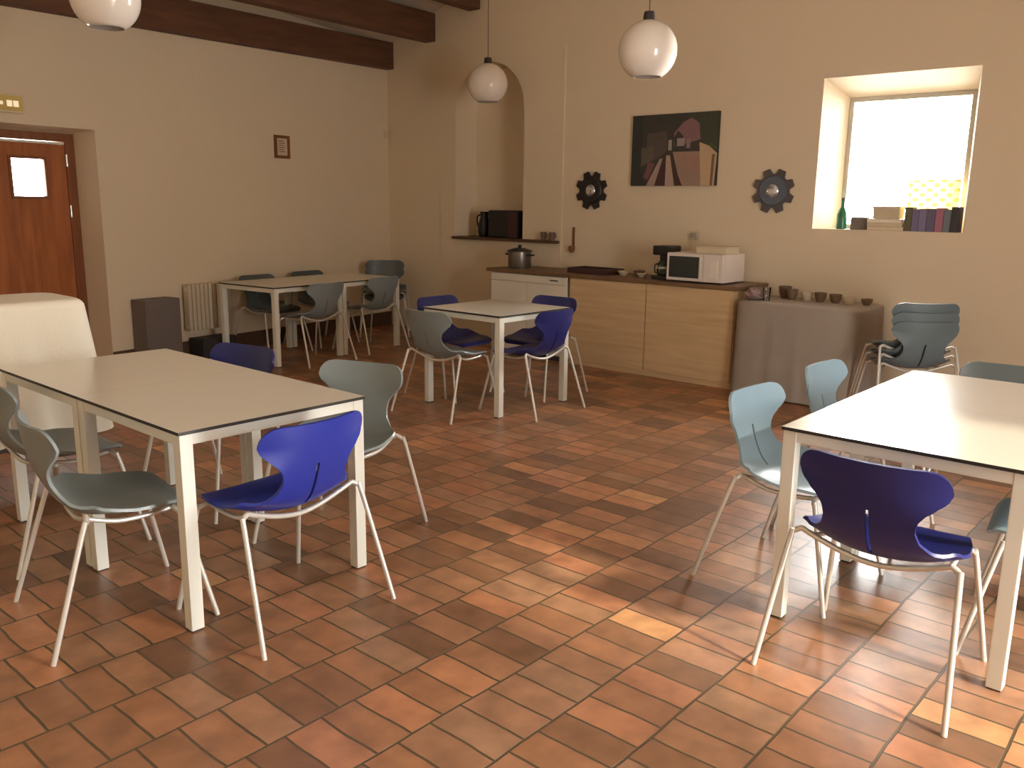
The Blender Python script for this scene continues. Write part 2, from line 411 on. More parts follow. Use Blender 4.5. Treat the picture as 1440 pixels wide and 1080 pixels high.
make_table(4.459, 4.006, .812, .787, 'white square table standing alone in the middle of the room', GT)
TR = math.radians(5.5)
make_table(4.46, 6.765, .84, .82, 'white square table in the far left corner, half nearer the radiator', GT, TR)
make_table(4.46+.841*math.cos(TR), 6.765+.841*math.sin(TR), .82, .82, 'white square table in the far left corner, half nearer the niche', GT, TR)
make_table(2.911, .443, .761, .799, 'sunlit white square table at the right, nearer half of its pair', GT)
make_table(3.673, .443, .761, .799, 'sunlit white square table at the right, farther half of its pair', GT)

# ------------------------------------------------------------------ chairs
def lerp_tab(tab, v):
    for (a, x), (b_, y) in zip(tab, tab[1:]):
        if v <= b_:
            t = (v-a)/(b_-a) if b_ > a else 0; t = t*t*(3-2*t)*.5+t*.5
            return x+(y-x)*t
    return tab[-1][1]
PROF = [(0, (-.252, .768)), (.10, (-.244, .715)), (.20, (-.232, .660)), (.30, (-.216, .600)), (.38, (-.198, .545)), (.46, (-.170, .487)),
        (.53, (-.128, .446)), (.60, (-.075, .428)), (.70, (.01, .426)), (.82, (.11, .440)), (.92, (.190, .446)), (.97, (.225, .437)), (1.0, (.240, .420))]
HW = [(0, .155), (.02, .188), (.05, .210), (.09, .222), (.14, .226), (.19, .216), (.23, .188), (.27, .158), (.31, .142), (.35, .138), (.40, .146), (.45, .176), (.50, .218), (.56, .244), (.62, .250),
      (.70, .247), (.80, .235), (.90, .212), (.96, .190), (1.0, .150)]
def prof(v):
    P = PROF
    for i in range(len(P)-1):
        if v <= P[i+1][0]+1e-9:
            a, b_ = P[i], P[i+1]; p0 = P[max(0, i-1)][1]; p3 = P[min(len(P)-1, i+2)][1]
            t = (v-a[0])/(b_[0]-a[0]); out = []
            for k in (0, 1):
                q0, q1, q2, q3 = p0[k], a[1][k], b_[1][k], p3[k]
                out.append(.5*((2*q1)+(-q0+q2)*t+(2*q0-5*q1+4*q2-q3)*t*t+(-q0+3*q1-3*q2+q3)*t**3))
            return out
    return P[-1][1]
def shell_mesh():
    bm = bmesh.new()
    us = [-1, -.96, -.88, -.76, -.62, -.46, -.3, -.16, None, None, .16, .3, .46, .62, .76, .88, .96, 1]
    nv = 54; rows = []
    for j in range(nv+1):
        v = j/nv; y, z = prof(v); y2, z2 = prof(min(1, v+.01)); y1, z1 = prof(max(0, v-.01))
        ty, tz = y2-y1, z2-z1; l = math.hypot(ty, tz); ty /= l; tz /= l
        ny, nz = -tz, ty                       # up / forward normal
        if nz < 0 and v > .6: ny, nz = -ny, -nz
        if ny < 0 and v < .4: ny, nz = -ny, -nz
        hw = lerp_tab(HW, v)
        curl = lerp_tab([(0, .05), (.15, .055), (.34, .012), (.45, .03), (.52, .06), (.6, .05), (.8, .022), (.92, .008), (1, 0)], v)
        row = []
        for i, u in enumerate(us):
            x = (-.006 if i == 8 else .006) if u is None else u*hw
            k = abs(x)/.235
            d = curl*k**2.2
            row.append(bm.verts.new((x, y+ny*d, z+nz*d)))
        rows.append(row)
    for j in range(nv):
        v = (j+.5)/nv
        for i in range(len(us)-1):
            if i == 8 and 0.27 < v < .52: continue          # the slit in the lower back
            bm.faces.new((rows[j][i], rows[j][i+1], rows[j+1][i+1], rows[j+1][i]))
    # thickness
    bmesh.ops.recalc_face_normals(bm, faces=bm.faces[:])
    bmesh.ops.solidify(bm, geom=bm.faces[:], thickness=.011)
    bmesh.ops.recalc_face_normals(bm, faces=bm.faces[:])
    return bm
def make_chair():
    o = thing('dining_chair', 'x', 'chair')
    m = MB(); m.bm.free(); m.bm = shell_mesh(); m.build('seat_shell', 'greyshell', o, smooth=True)
    r = .0095
    RB = (.255, -.195, .492); FB = (.215, .165, .432)
    for s in (-1, 1):
        m = MB(); m.tube([(s*.300, -.285, 0), (s*.264, -.155, .415), (s*.256, -.138, .448), (s*.232, -.130, .462)], r, smooth=3); m.build('leg', 'chrome', o, smooth=True)
        m = MB(); m.tube([(s*.278, .275, 0), (s*.232, .188, .385), (s*.224, .176, .412), (s*.200, .166, .424)], r, smooth=3); m.build('leg', 'chrome', o, smooth=True)
        m = MB(); m.tube([(s*.205, -.124, .446), (s*.205, -.03, .418), (s*.198, .07, .414), (s*.19, .164, .422)], r*.9, smooth=4); m.build('side_rail', 'chrome', o, smooth=True)
    m = MB(); m.tube([(-.234, -.131, .462), (-.18, -.125, .440), (-.09, -.122, .412), (0, -.121, .400), (.09, -.122, .412), (.18, -.125, .440), (.234, -.131, .462)], r, smooth=5); m.build('rear_rail', 'chrome', o, smooth=True)
    m = MB(); m.tube([(-.202, .166, .424), (-.1, .165, .418), (0, .165, .416), (.1, .165, .418), (.202, .166, .424)], r, smooth=4); m.build('front_rail', 'chrome', o, smooth=True)
    return o
proto = make_chair(); used = [False]
def chair(x, y, face, col, label, z=0, group='shell chairs on thin steel legs'):
    if not used[0]: o = proto; used[0] = True
    else: o = copy_tree(proto)
    o.location = (x, y, z); o.rotation_euler = (0, 0, math.radians(face-90))
    for ch in o.children:
        if ch.name.startswith('seat_shell'):
            ch.material_slots[0].link = 'OBJECT'; ch.material_slots[0].material = M[col]
    return tag(o, label, 'chair', group)

# left front pair of tables
chair(1.735, 2.65, 93, 'blueshell', 'bright blue chair with slit back at the near end of the left table')
chair(1.29, 3.08, -9, 'greyshell', 'grey chair on the near left side of the left front table, seen from the side')
chair(1.42, 3.92, 0, 'greyshell', 'grey chair at the left edge of the photo, partly cut off')
chair(2.34, 3.09, 199, 'greyshell', 'grey chair on the far side of the left front table, beside its white corner leg')
chair(2.21, 3.93, 192, 'navy_shaded_blue', 'dark navy chair whose back shows over the far edge of the left tables')
# table standing alone
chair(4.38, 4.45, 2, 'greyshell', 'grey chair with its back to us at the left side of the lone middle table')
chair(4.87, 4.05, 92, 'navy_shaded_blue', 'dark blue chair at the right front side of the lone middle table')
chair(4.87, 4.85, 270, 'navy_shaded_blue', 'dark chair behind the lone middle table, left of the white fridge')
chair(5.37, 4.40, 182, 'navy_shaded_blue', 'dark chair behind the lone middle table, in front of the white fridge')
# far left corner
chair(4.93, 6.86, 96, 'greyshell', 'grey chair with its back to us at the far corner tables, nearer the radiator')
chair(5.78, 7.03, 96, 'greyshell', 'grey chair with its back to us at the far corner tables, nearer the niche')
chair(4.96, 7.58, 276, 'darkshell', 'dark chair between the far corner tables and the wall, under the small picture')
chair(5.66, 7.69, 276, 'darkshell', 'dark chair between the far corner tables and the wall, beside the stacked chairs')
for k in range(2):
    chair(6.56+.01*k, 7.70+.01*k, 228, 'darkshell', ['dark grey chair in the room corner by the niche, bottom of the stack', 'dark grey chair in the room corner by the niche, top of the stack'][k], z=.075*k)
# right pair of tables
chair(2.83, .82, 0, 'navy_shaded_blue', 'blue chair at the right front, shade put into its colour, slit back to us')  # same blue as the bright chair; its shade is put into the shell colour
chair(3.33, 1.335, 267, 'paleshell', 'pale blue chair at the left side of the sunlit table, nearer to us')
chair(4.12, 1.35, 268, 'paleshell', 'pale blue chair at the left side of the sunlit table, nearer the window wall')
chair(3.40, .39, 97, 'paleshell', 'pale blue chair at the right edge of the photo, its seat behind the table leg')
chair(4.52, .86, 184, 'darkshell', 'dark grey green chair behind the sunlit table at the right edge of the photo')
for k in range(3):
    chair(6.40+.008*k, 1.835+.008*k, 40, 'slateshell', ['slate blue grey chair by the window wall, lowest of its stack', 'slate blue grey chair by the window wall, middle of its stack', 'slate blue grey chair by the window wall, topmost of its stack'][k], z=.062*k)

# ------------------------------------------------------------------ cloth-covered thing at the table end
def cloth_box(x0, x1, y0, y1, ztop, zbot, flare, amp, seed, nfold=11, rad=.07):
    """a cloth draped over a box: flat top, rounded edge, sides that hang with soft folds"""
    rnd = random.Random(seed); bm = bmesh.new(); n = 96
    ph = [rnd.uniform(0, 6.28) for _ in range(4)]
    def per(t, o, cr):
        hx, hy = (x1-x0)/2+o, (y1-y0)/2+o; cx, cy = (x0+x1)/2, (y0+y1)/2
        # rounded rectangle by superellipse sampling
        a = 2*PI*t; ca, sa = math.cos(a), math.sin(a); e = cr
        r = (abs(ca/hx)**e+abs(sa/hy)**e)**(-1/e)
        return cx+r*ca, cy+r*sa
    rows = []
    levels = [(-.5, ztop, 0), (-.22, ztop, 0)]
    for k in range(6):
        q = k/5*PI/2; levels.append((-rad+rad*math.sin(q), ztop-rad+rad*math.cos(q), 0))
    nz = 14
    for k in range(1, nz+1):
        t = k/nz; levels.append((flare*t, ztop-rad-(ztop-rad-zbot)*t, t))
    for o, z, t in levels:
        row = []
        for i in range(n):
            tt = i/n
            if o == -.5: x, y = per(tt, 0, 8); cx, cy = (x0+x1)/2, (y0+y1)/2; x = cx+(x-cx)*.02; y = cy+(y-cy)*.02
            else:
                wv = amp*t*(math.sin(nfold*2*PI*tt+ph[0])+.6*math.sin(1.7*nfold*2*PI*tt+ph[1])) if o > -.2 else 0
                x, y = per(tt, max(o, -.24*min(x1-x0, y1-y0)*2)+wv, 8)
            row.append(bm.verts.new((x, y, z)))
        rows.append(row)
    for a, b_ in zip(rows, rows[1:]):
        for i in range(n): bm.faces.new((a[i], a[(i+1) % n], b_[(i+1) % n], b_[i]))
    bm.faces.new(rows[0])
    bmesh.ops.recalc_face_normals(bm, faces=bm.faces[:])
    bmesh.ops.solidify(bm, geom=bm.faces[:], thickness=.004)
    bmesh.ops.recalc_face_normals(bm, faces=bm.faces[:])
    return bm
m = MB(); m.bm.free(); m.bm = cloth_box(.90, 1.935, 4.62, 5.15, 1.0, .30, .075, .012, 3, rad=.045)
tag(m.build('dust_cloth', 'whitecloth', smooth=True), 'white cloth draped over a trolley beyond the left tables, by the wooden door', 'cloth')
o = thing('serving_trolley', 'trolley under the white cloth beyond the left tables, its dark lower shelf showing', 'trolley', (1.43, 4.885, 0))
for sx in (-1, 1):
    for sy in (-1, 1):
        m = MB(); m.tube([(sx*.42, sy*.2, .0), (sx*.42, sy*.2, .94)], .014, smooth=0); m.build('leg', 'whitemetal', o)
for z in (.25, .95):
    m = MB(); m.box((-.45, -.23, z), (.45, .23, z+.03), .005); m.build('shelf', 'darkgrey', o)

# ------------------------------------------------------------------ things along the door wall
o = thing('low_cabinet', 'plain grey box cabinet on the floor against the wall, right of the door', 'cabinet', dw(-3.40, 0), A)
m = MB(); m.box((-.245, -.22, .03), (.12, -.016, .62), .006); m.build('body', 'grey', o)
m = MB(); m.box((-.225, -.223, .06), (.10, -.2185, .59), .002); m.build('front_panel', 'grey', o)
m = MB(); m.box((-.23, -.205, 0), (.105, -.03, .031)); m.build('plinth', 'darkgrey', o)

o = thing('radiator', 'cream ribbed radiator on the wall, between the grey cabinet and the corner tables', 'radiator', dw(-2.86, 0), A)
for k in range(10):
    m = MB(); m.box((-.24+k*.048, -.11, .27), (-.24+k*.048+.038, -.035, .72), .012); m.build('fin', 'radiator', o)
for z in (.31, .67):
    m = MB(); m.tube([(-.25, -.07, z), (.25, -.07, z)], .014, smooth=0); m.build('header_pipe', 'radiator', o)
for x in (-.15, .15):
    m = MB(); m.box((x-.012, -.06, .60), (x+.012, -.0005, .63)); m.build('bracket', 'radiator', o)
m = MB(); m.box((-.2, -.24, 0), (.2, -.02, .2), .02)  # dark block added to stand for the shadow below the radiator
tag(m.build('shadow_block', 'darkgrey', loc=dw(-2.86, 0), rz=A), 'dark low block added for the shadow on the floor under the radiator', 'box')

o = thing('picture_frame', 'small upright wooden framed picture on the door wall', 'picture', dw(-1.74, 0, 1.955), A)
f = MB(); t = .03
for a in (((-.105, -.022, 0), (.105, -.001, t)), ((-.105, -.022, .235-t), (.105, -.001, .235)), ((-.105, -.022, t), (-.105+t, -.001, .235-t)), ((.105-t, -.022, t), (.105, -.001, .235-t))): f.box(*a, .003)
f.build('frame', 'framewood', o)
f = MB(); f.box((-.076, -.01, .029), (.076, -.001, .206)); f.build('print', 'paper', o)
f = MB()
for k in range(6): f.box((-.045, -.0112, .065+k*.022), (.045 - .02*(k % 2), -.0095, .072+k*.022))
f.build('printed_lines', 'framewood', o)

o = thing('wall_sensor', 'pale alarm sensor high on the door wall by the corner', 'sensor', dw(-.06, 0, 2.27), A)
m = MB(); m.box((-.028, -.045, 0), (.028, -.001, .10), .012); m.build('housing', 'cream', o)
m = MB(); m.box((-.02, -.049, .015), (.02, -.043, .055), .002); m.build('lens', 'paper', o)

# ------------------------------------------------------------------ pendant lamps
def lamp(x, y, zc, label, R=.2):
    zt = (ceil_z(y) if y > RY else RZ-.30*(RY-y))
    o = thing('pendant_lamp', label, 'lamp', (x, y, zc), 0, 'white globe pendant lamps')
    pr = [(0.03, R*.985)]
    for k in range(3, 27):
        a = PI/2-PI*k/30*1.0
        pr.append((R*math.cos(a), R*math.sin(a)))
    zb = pr[-1][1]; pr = [p for p in pr if p[1] > -R*.86]; rb = math.sqrt(R*R-(.86*R)**2)
    pr.append((rb, -.86*R)); pr.append((rb-.006, -.86*R))
    for p in reversed(pr[1:-2]): pr.append((max(.001, p[0]-.006), p[1]))
    m = MB(); m.lathe(pr, n=40); m.build('globe', 'opal', o, smooth=True)
    m = MB(); m.lathe([(0, .05), (.034, .05), (.04, .02), (.04, -.012), (0, -.012)], (0, 0, R), n=20); m.build('cap', 'darkgrey', o, smooth=True)
    m = MB(); m.tube([(0, 0, R+.04), (0, 0, zt-zc-.03)], .004, n=6, smooth=0); m.build('cord', 'cord', o)
    m = MB(); m.lathe([(0, 0), (.05, 0), (.035, -.05), (0, -.05)], (0, 0, zt-zc+.012), n=20); m.build('ceiling_rose', 'whitemetal', o)
    m = MB(); m.lathe([(0, -.05), (.03, -.03), (.035, 0), (.02, .06), (.02, .18), (0, .18)], (0, 0, .0), n=16); m.build('bulb', 'opal', o, smooth=True)
    return o
lamp(5.298, 3.422, 2.555, 'white globe lamp hanging in front of the wall above the canvas picture')
lamp(6.651, 6.171, 2.69, 'white globe lamp hanging in front of the arched niche')
lamp(2.527, 5.472, 2.69, 'white globe lamp cut off by the top of the photo, under the beams')

# ------------------------------------------------------------------ niche shelf and its things
m = MB(); m.box((XW-.09, 5.62, 1.115), (XW+.335, 7.14, 1.145), .004)
k = MB(); k.box((XW-.0122, 5.0, 1.0), (XW+.6, NY0-.001, 1.3)); k = k.build('c', 'plaster')
so = m.build('niche_shelf', 'shelfwood'); cut(so, [k]); tag(so, 'dark wooden shelf board along the foot of the arched niche', 'shelf')
SZ = 1.1455
o = thing('bread_box', 'dark brown box standing in the arched niche', 'box', (XW+.11, 6.42, SZ))
m = MB(); m.box((-.12, -.22, 0), (.12, .22, .30), .02); m.build('body', 'black', o)
m = MB(); m.box((-.124, -.215, .0), (-.118, -.08, .28), .002); m.build('front_panel', 'tray', o)
o = thing('jug', 'dark jug left of the brown box in the arched niche', 'jug', (XW+.10, 6.80, SZ))
m = MB(); m.lathe([(0, 0), (.06, 0), (.075, .06), (.07, .14), (.045, .22), (.05, .28), (.04, .28), (.035, .22), (0, .2)], n=20); m.build('body', 'black', o, smooth=True)
m = MB(); m.tube([(0, .045, .25), (0, .11, .22), (0, .10, .12), (0, .07, .09)], .009); m.build('handle', 'black', o, smooth=True)
for k, (yy, lb) in enumerate(((5.80, 'small brown cup on the shelf end right of the niche, nearer the niche'), (5.68, 'small brown cup at the very end of the niche shelf'))):
    o = thing('cup', lb, 'cup', (XW-.062, yy, SZ), 0, 'cups on the niche shelf')
    m = MB(); m.lathe([(0, 0), (.022, 0), (.03, .06), (.033, .085), (.029, .085), (.02, .01), (0, .01)], n=18); m.build('body', 'brownbowl', o, smooth=True)
    m = MB(); m.tube([(0, -.03, .07), (0, -.048, .06), (0, -.046, .035), (0, -.026, .025)], .005, n=6); m.build('handle', 'brownbowl', o)

# ------------------------------------------------------------------ kitchen run
CF = 6.566
o = thing('refrigerator', 'white under-counter fridge at the left end of the kitchen counter', 'fridge', (CF, 5.55, 0))
m = MB(); m.box((.02, -.50, .05), (.60, .48, .83), .006); m.build('body', 'fridge', o)
m = MB(); m.box((0, -.495, .08), (.022, -.008, .75), .006); m.build('door', 'fridge', o)
m = MB(); m.box((0, -.002, .08), (.022, .475, .75), .006); m.build('door', 'fridge', o)
m = MB(); m.box((0, -.495, .756), (.022, .475, .828), .005); m.build('control_panel', 'fridge', o)
m = MB(); m.box((-.004, -.40, .785), (.001, -.30, .797)); m.build('vent', 'darkgrey', o)
m = MB(); m.box((.03, -.49, 0), (.58, .47, .05)); m.build('plinth', 'darkgrey', o)
o = thing('kitchen_cabinet', 'pale wooden kitchen cabinet under the counter, between fridge and covered table', 'cabinet', (CF, 4.15, 0))
m = MB(); m.box((.02, -.86, .0), (.60, .86, .835), .002); m.build('body', 'oak', o)
for a, b_ in ((-.855, -.005), (.005, .855)):
    m = MB(); m.box((0, a, .05), (.02, b_, .832), .003); m.build('door', 'oak', o)
m = MB(); m.box((CF-.02, 3.27, .836), (XW-.04, 6.08, .868), .004)
tag(m.build('worktop', 'worktop'), 'brown kitchen worktop over the fridge and wooden cabinet', 'worktop')
WT = .8685

o = thing('cooking_pot', 'steel cooking pot with lid on the counter under the niche', 'pot', (6.82, 5.86, WT))
m = MB(); m.lathe([(0, 0), (.115, 0), (.12, .01), (.12, .17), (.116, .17), (.113, .012), (0, .012)], n=32); m.build('body', 'steelpot', o, smooth=True)
m = MB(); m.lathe([(0, .205), (.05, .203), (.11, .185), (.135, .172), (.135, .166), (0, .166)], n=32); ld = m.build('lid', 'darkgrey', o, smooth=True)
m = MB(); m.lathe([(0, .235), (.018, .232), (.02, .215), (.01, .2), (0, .2)], n=14); m.build('knob', 'black', ld, smooth=True)
for s in (-1, 1):
    m = MB(); m.tube([(.03, s*.118, .13), (.025, s*.17, .135), (-.025, s*.17, .135), (-.03, s*.118, .13)], .009); m.build('handle', 'black', o, smooth=True)
m = MB(); m.box((-.14, -.24, 0), (.14, .24, .05), .008)
k = MB(); k.box((-.125, -.225, .012), (.125, .225, .2)); k = k.build('c', 'tray', loc=(6.86, 4.92, WT))
so = m.build('serving_tray', 'tray', loc=(6.86, 4.92, WT)); bpy.context.view_layer.update(); cut(so, [k])
tag(so, 'dark red tray lying on the counter, left of the small dishes', 'tray')
for k, (x, y, c, h, lb) in enumerate(((6.80, 4.56, 'palebowl', .045, 'beige saucer dish on the counter, nearest the dark tray'), (6.86, 4.42, 'brownbowl', .055, 'small brown bowl among the dishes on the counter'),
                         (6.78, 4.34, 'palebowl', .035, 'beige dish on the counter, nearest the coffee maker'))):
    o = MB(); o.lathe([(0, 0), (.025, 0), (.05, h*.7), (.055, h), (.051, h), (.02, .006), (0, .006)], n=20)
    tag(o.build('bowl', c, loc=(x, y, WT), smooth=True), lb, 'bowl', 'small dishes on the counter')

o = thing('coffee_maker', 'black filter coffee maker on the counter, left of the microwave', 'coffee maker', (6.80, 4.10, WT))
m = MB(); m.box((-.11, -.085, 0), (.11, .085, .035), .01); m.build('base', 'black', o)
m = MB(); m.box((.02, -.08, .035), (.11, .08, .22), .01); m.build('water_tank', 'black', o)
m = MB(); m.box((-.10, -.085, .215), (.11, .085, .30), .015); m.build('filter_head', 'black', o)
m = MB(); m.lathe([(0, 0), (.05, 0), (.06, .04), (.055, .09), (.04, .125), (.037, .125), (.05, .05), (.045, .005), (0, .005)], (-.045, 0, .036), n=24); j = m.build('jug', 'clear', o, smooth=True)
m = MB(); m.lathe([(.0, .06), (.0585, .06), (.0585, .075), (.0, .075)], (-.045, 0, .036), n=24); m.build('steel_band', 'metal', j, smooth=True)
m = MB(); m.tube([(-.09, .02, .14), (-.135, .03, .13), (-.135, .03, .07), (-.10, .02, .06)], .007); m.build('handle', 'black', j, smooth=True)

MX, MY = 6.62, 3.715
o = thing('microwave_oven', 'white microwave on the counter, right of the coffee maker', 'microwave', (MX, MY, WT))
m = MB(); m.box((.02, -.27, .012), (.40, .27, .25), .008); m.build('body', 'micro', o)
m = MB(); m.box((0, -.085, .014), (.022, .268, .248), .005); dr = m.build('door', 'micro', o)
m = MB(); m.box((-.003, -.045, .04), (.004, .245, .222), .002); m.build('door_glass', 'screen', dr)
m = MB(); m.box((-.022, -.078, .03), (-.012, -.062, .23), .004); m.box((-.013, -.076, .04), (.002, -.064, .06)); m.box((-.013, -.076, .2), (.002, -.064, .22)); m.build('door_handle', 'fridge', dr)
m = MB(); m.box((0, -.268, .014), (.022, -.089, .248), .005); pn = m.build('control_panel', 'micro', o)
m = MB(); m.box((-.003, -.225, .05), (.002, -.15, .2), .001); m.build('button_field', 'fridge', pn)
for y in (-.22, .22):
    for x in (.06, .36):
        m = MB(); m.lathe([(0, 0), (.014, 0), (.014, .013), (0, .013)], (x, y, 0), n=12); m.build('foot', 'black', o)
o = thing('cardboard_box', 'flat pale box lying on top of the microwave', 'box', (MX+.22, MY-.10, WT+.2505))
m = MB(); m.box((-.12, -.14, 0), (.12, .14, .055), .003); m.build('body', 'cream', o)
m = MB(); m.box((-.125, -.145, .045), (.125, .145, .062), .003); m.build('lid', 'paper', o)
o = thing('wall_socket', 'pale plug socket on the wall above the microwave', 'socket', (XW, 4.04, 1.25))
m = MB(); m.box((-.014, -.04, -.04), (-.0005, .04, .04), .004); m.build('plate', 'paper', o)
m = MB(); m.box((-.05, -.022, -.022), (-.013, .022, .022), .006); m.build('plug', 'greycloth', o)
m = MB(); m.tube([(-.045, 0, -.02), (-.05, .0, -.1), (-.06, .02, -.2), (-.09, .03, -.29), (-.1, .03, -.34)], .005, n=6); m.build('cable', 'paper', o)
o = thing('hanging_ladle', 'small brown ladle hanging on the wall between the niche shelf and left star mirror', 'ladle', (XW-.002, 5.44, 1.03))
m = MB(); m.box((-.012, -.012, .07), (-.001, .012, .26), .004); m.build('handle', 'framewood', o)
m = MB(); m.lathe([(0, 0), (.022, .008), (.032, .03), (.034, .06), (.028, .07), (0, .07)], (-.034, 0, 0), n=16); m.build('bowl', 'framewood', o, smooth=True)

# ------------------------------------------------------------------ covered table beside the cabinet
m = MB(); m.bm.free(); m.bm = cloth_box(6.45, 7.135, 2.24, 3.245, .772, .012, .018, .006, 11, nfold=13, rad=.02)
tag(m.build('tablecloth', 'greycloth', smooth=True), 'grey cloth hanging to the floor over a side table, right of the kitchen cabinet', 'tablecloth')
TZ = .7725
bs = [(6.93, 3.02, .055, .10, 'brownbowl', 'tallest brown bowl on the cloth, first of the row from the cabinet'), (6.86, 2.93, .05, .085, 'brownbowl', 'brown bowl on the grey cloth, second of the row from the cabinet'),
      (6.88, 2.81, .05, .07, 'palebowl', 'beige bowl on the grey cloth, third of the row from the cabinet'), (6.86, 2.69, .05, .075, 'brownbowl', 'brown bowl on the grey cloth, fourth of the row from the cabinet'),
      (6.88, 2.575, .05, .07, 'brownbowl', 'brown bowl on the grey cloth, fifth of the row from the cabinet'), (6.86, 2.455, .055, .06, 'palebowl', 'beige bowl on the grey cloth, sixth of the row from the cabinet'),
      (6.90, 2.335, .045, .05, 'brownbowl', 'low brown bowl on the cloth, last of the row, nearest the stacked chairs')]
for x, y, r, h, c, lb in bs:
    o = MB(); o.lathe([(0, 0), (r*.55, 0), (r*.9, h*.5), (r, h), (r-.005, h), (r*.8, h*.5), (r*.4, .008), (0, .008)], n=22)
    tag(o.build('bowl', c, loc=(x, y, TZ), smooth=True), lb, 'bowl', 'row of bowls on the covered side table')
m = MB(); m.lathe([(0, 0), (.026, 0), (.032, .11), (.029, .11), (.023, .006), (0, .006)], n=20)
tag(m.build('drinking_glass', 'clear', loc=(6.60, 3.03, TZ), smooth=True), 'clear drinking glass at the cabinet end of the grey cloth', 'glass')
# crumpled cloth heap
bm = bmesh.new(); bmesh.ops.create_icosphere(bm, subdivisions=4, radius=1)
rnd = random.Random(5)
from mathutils import noise
for v in bm.verts:
    p = v.co.copy(); d = 1+.22*noise.noise(p*2.1+Vector((3, 1, 2)))+.10*noise.noise(p*5)
    v.co = Vector((p.x*.15*d, p.y*.085*d, max(0, (p.z*.5+.42)*d*.105)))
m = MB(); m.bm.free(); m.bm = bm
tag(m.build('crumpled_cloth', 'mauvecloth', loc=(6.68, 3.15, TZ), rz=.1, smooth=True), 'crumpled mauve grey cloth heaped at the cabinet end of the covered table', 'cloth')

# ------------------------------------------------------------------ wall pictures
o = thing('canvas_picture', 'wide dark canvas picture of an alley on the window wall', 'picture', (XW, 4.30, 1.70))
PW, PH = .905, .645
m = MB(); m.box((-.03, -PW/2, 0), (-.001, PW/2, PH), .002); m.build('canvas', 'darkgrey', o)
def print_mesh():
    m = MB(); mats = []; bm = m.bm
    def poly(pts, col, k):
        nm = 'print_%d_%d_%d' % col
        if nm not in M: M[nm] = mat(nm, rgb(col), .6, vary=.12, vscale=22)
        if nm not in mats: mats.append(nm)
        vs = [bm.verts.new((-.0305-.00012*k, PW/2-(u-100)/1090*PW, PH-(v-90)/890*PH)) for u, v in pts]
        f = bm.faces.new(vs); f.material_index = mats.index(nm)
        if f.normal.x > 0 or (f.calc_center_median() is None): pass
    L = [([(100, 90), (1190, 90), (1190, 980), (100, 980)], (60, 57, 54)),
         ([(100, 90), (230, 90), (230, 800), (330, 980), (100, 980)], (46, 50, 47)),
         ([(300, 320), (560, 300), (560, 560), (300, 720)], (84, 74, 68)),
         ([(230, 500), (390, 480), (400, 640), (230, 740)], (92, 86, 74)),
         ([(650, 330), (760, 200), (860, 150), (960, 220), (980, 420), (650, 500)], (130, 98, 100)),
         ([(820, 90), (1190, 90), (1190, 560), (1080, 500), (990, 420), (960, 230)], (62, 67, 52)),
         ([(650, 380), (700, 300), (760, 360), (800, 520), (660, 520)], (60, 56, 56)),
         ([(690, 395), (785, 395), (785, 490), (690, 490)], (150, 140, 134)),
         ([(580, 410), (625, 410), (625, 540), (580, 540)], (160, 150, 140)),
         ([(810, 400), (860, 400), (860, 520), (810, 520)], (136, 118, 116)),
         ([(640, 560), (980, 560), (1010, 980), (760, 980)], (154, 128, 112)),
         ([(760, 620), (960, 610), (1000, 760), (900, 800), (800, 760)], (158, 122, 108)),
         ([(970, 450), (1090, 500), (1190, 590), (1170, 980), (1010, 980)], (190, 164, 130)),
         ([(1090, 500), (1190, 560), (1190, 520), (1100, 450)], (66, 84, 44)),
         ([(1130, 600), (1165, 600), (1150, 980), (1120, 980)], (120, 96, 70)),
         ([(560, 600), (610, 600), (680, 980), (560, 980)], (172, 150, 134)),
         ([(620, 600), (655, 600), (660, 700), (780, 980), (700, 980), (630, 720)], (74, 46, 40)),
         ([(480, 640), (530, 640), (420, 980), (310, 980)], (164, 140, 128)),
         ([(540, 560), (560, 560), (560, 980), (420, 980)], (70, 46, 42)),
         ([(330, 680), (420, 700), (330, 900), (270, 880)], (120, 78, 80))]
    for k, (p, c_) in enumerate(L): poly(p, c_, k)
    bmesh.ops.recalc_face_normals(bm, faces=bm.faces[:])
    return m, mats
m, mm = print_mesh(); m.build('print', mm, o)

def star(y, z, label, fr, inner, zs=1.0):
    o = thing('star_mirror', label, 'mirror', (XW, y, z), 0, 'star shaped wall mirrors')
    R = .19; pts = []
    for k in range(8):                         # eight blunt lobes
        a = 2*PI*k/8+PI/8
        for da, r in ((-.16, R), (.16, R), (.30, R*.76), (2*PI/8-.30, R*.76)): pts.append((r*math.cos(a+da), r*math.sin(a+da)))
    m = MB(); m.prism(pts, 'x', -.022, -.001); m.build('frame', fr, o)
    ring = [(R*.62*math.cos(2*PI*k/32), R*.62*math.sin(2*PI*k/32)) for k in range(32)]
    m = MB(); m.prism(ring, 'x', -.034, -.0215, poly2=[(p[0]*1.1, p[1]*1.1) for p in ring]); m.build('rim', inner, o)
    t = bmesh.new(); bmesh.ops.create_uvsphere(t, u_segments=24, v_segments=12, radius=1, matrix=Matrix.Translation((-.033, 0, 0)) @ Matrix.Diagonal((.012, .058, .058, 1)))
    m = MB(); m.bm.free(); m.bm = t; m.build('mirror', 'mirror', o, smooth=True)
star(5.228, 1.657, 'black star-shaped mirror on the wall left of the canvas picture', 'ring', 'ring')
star(3.304, 1.652, 'blue grey star-shaped mirror on the wall between canvas picture and window', 'ring2', 'bluemirror')

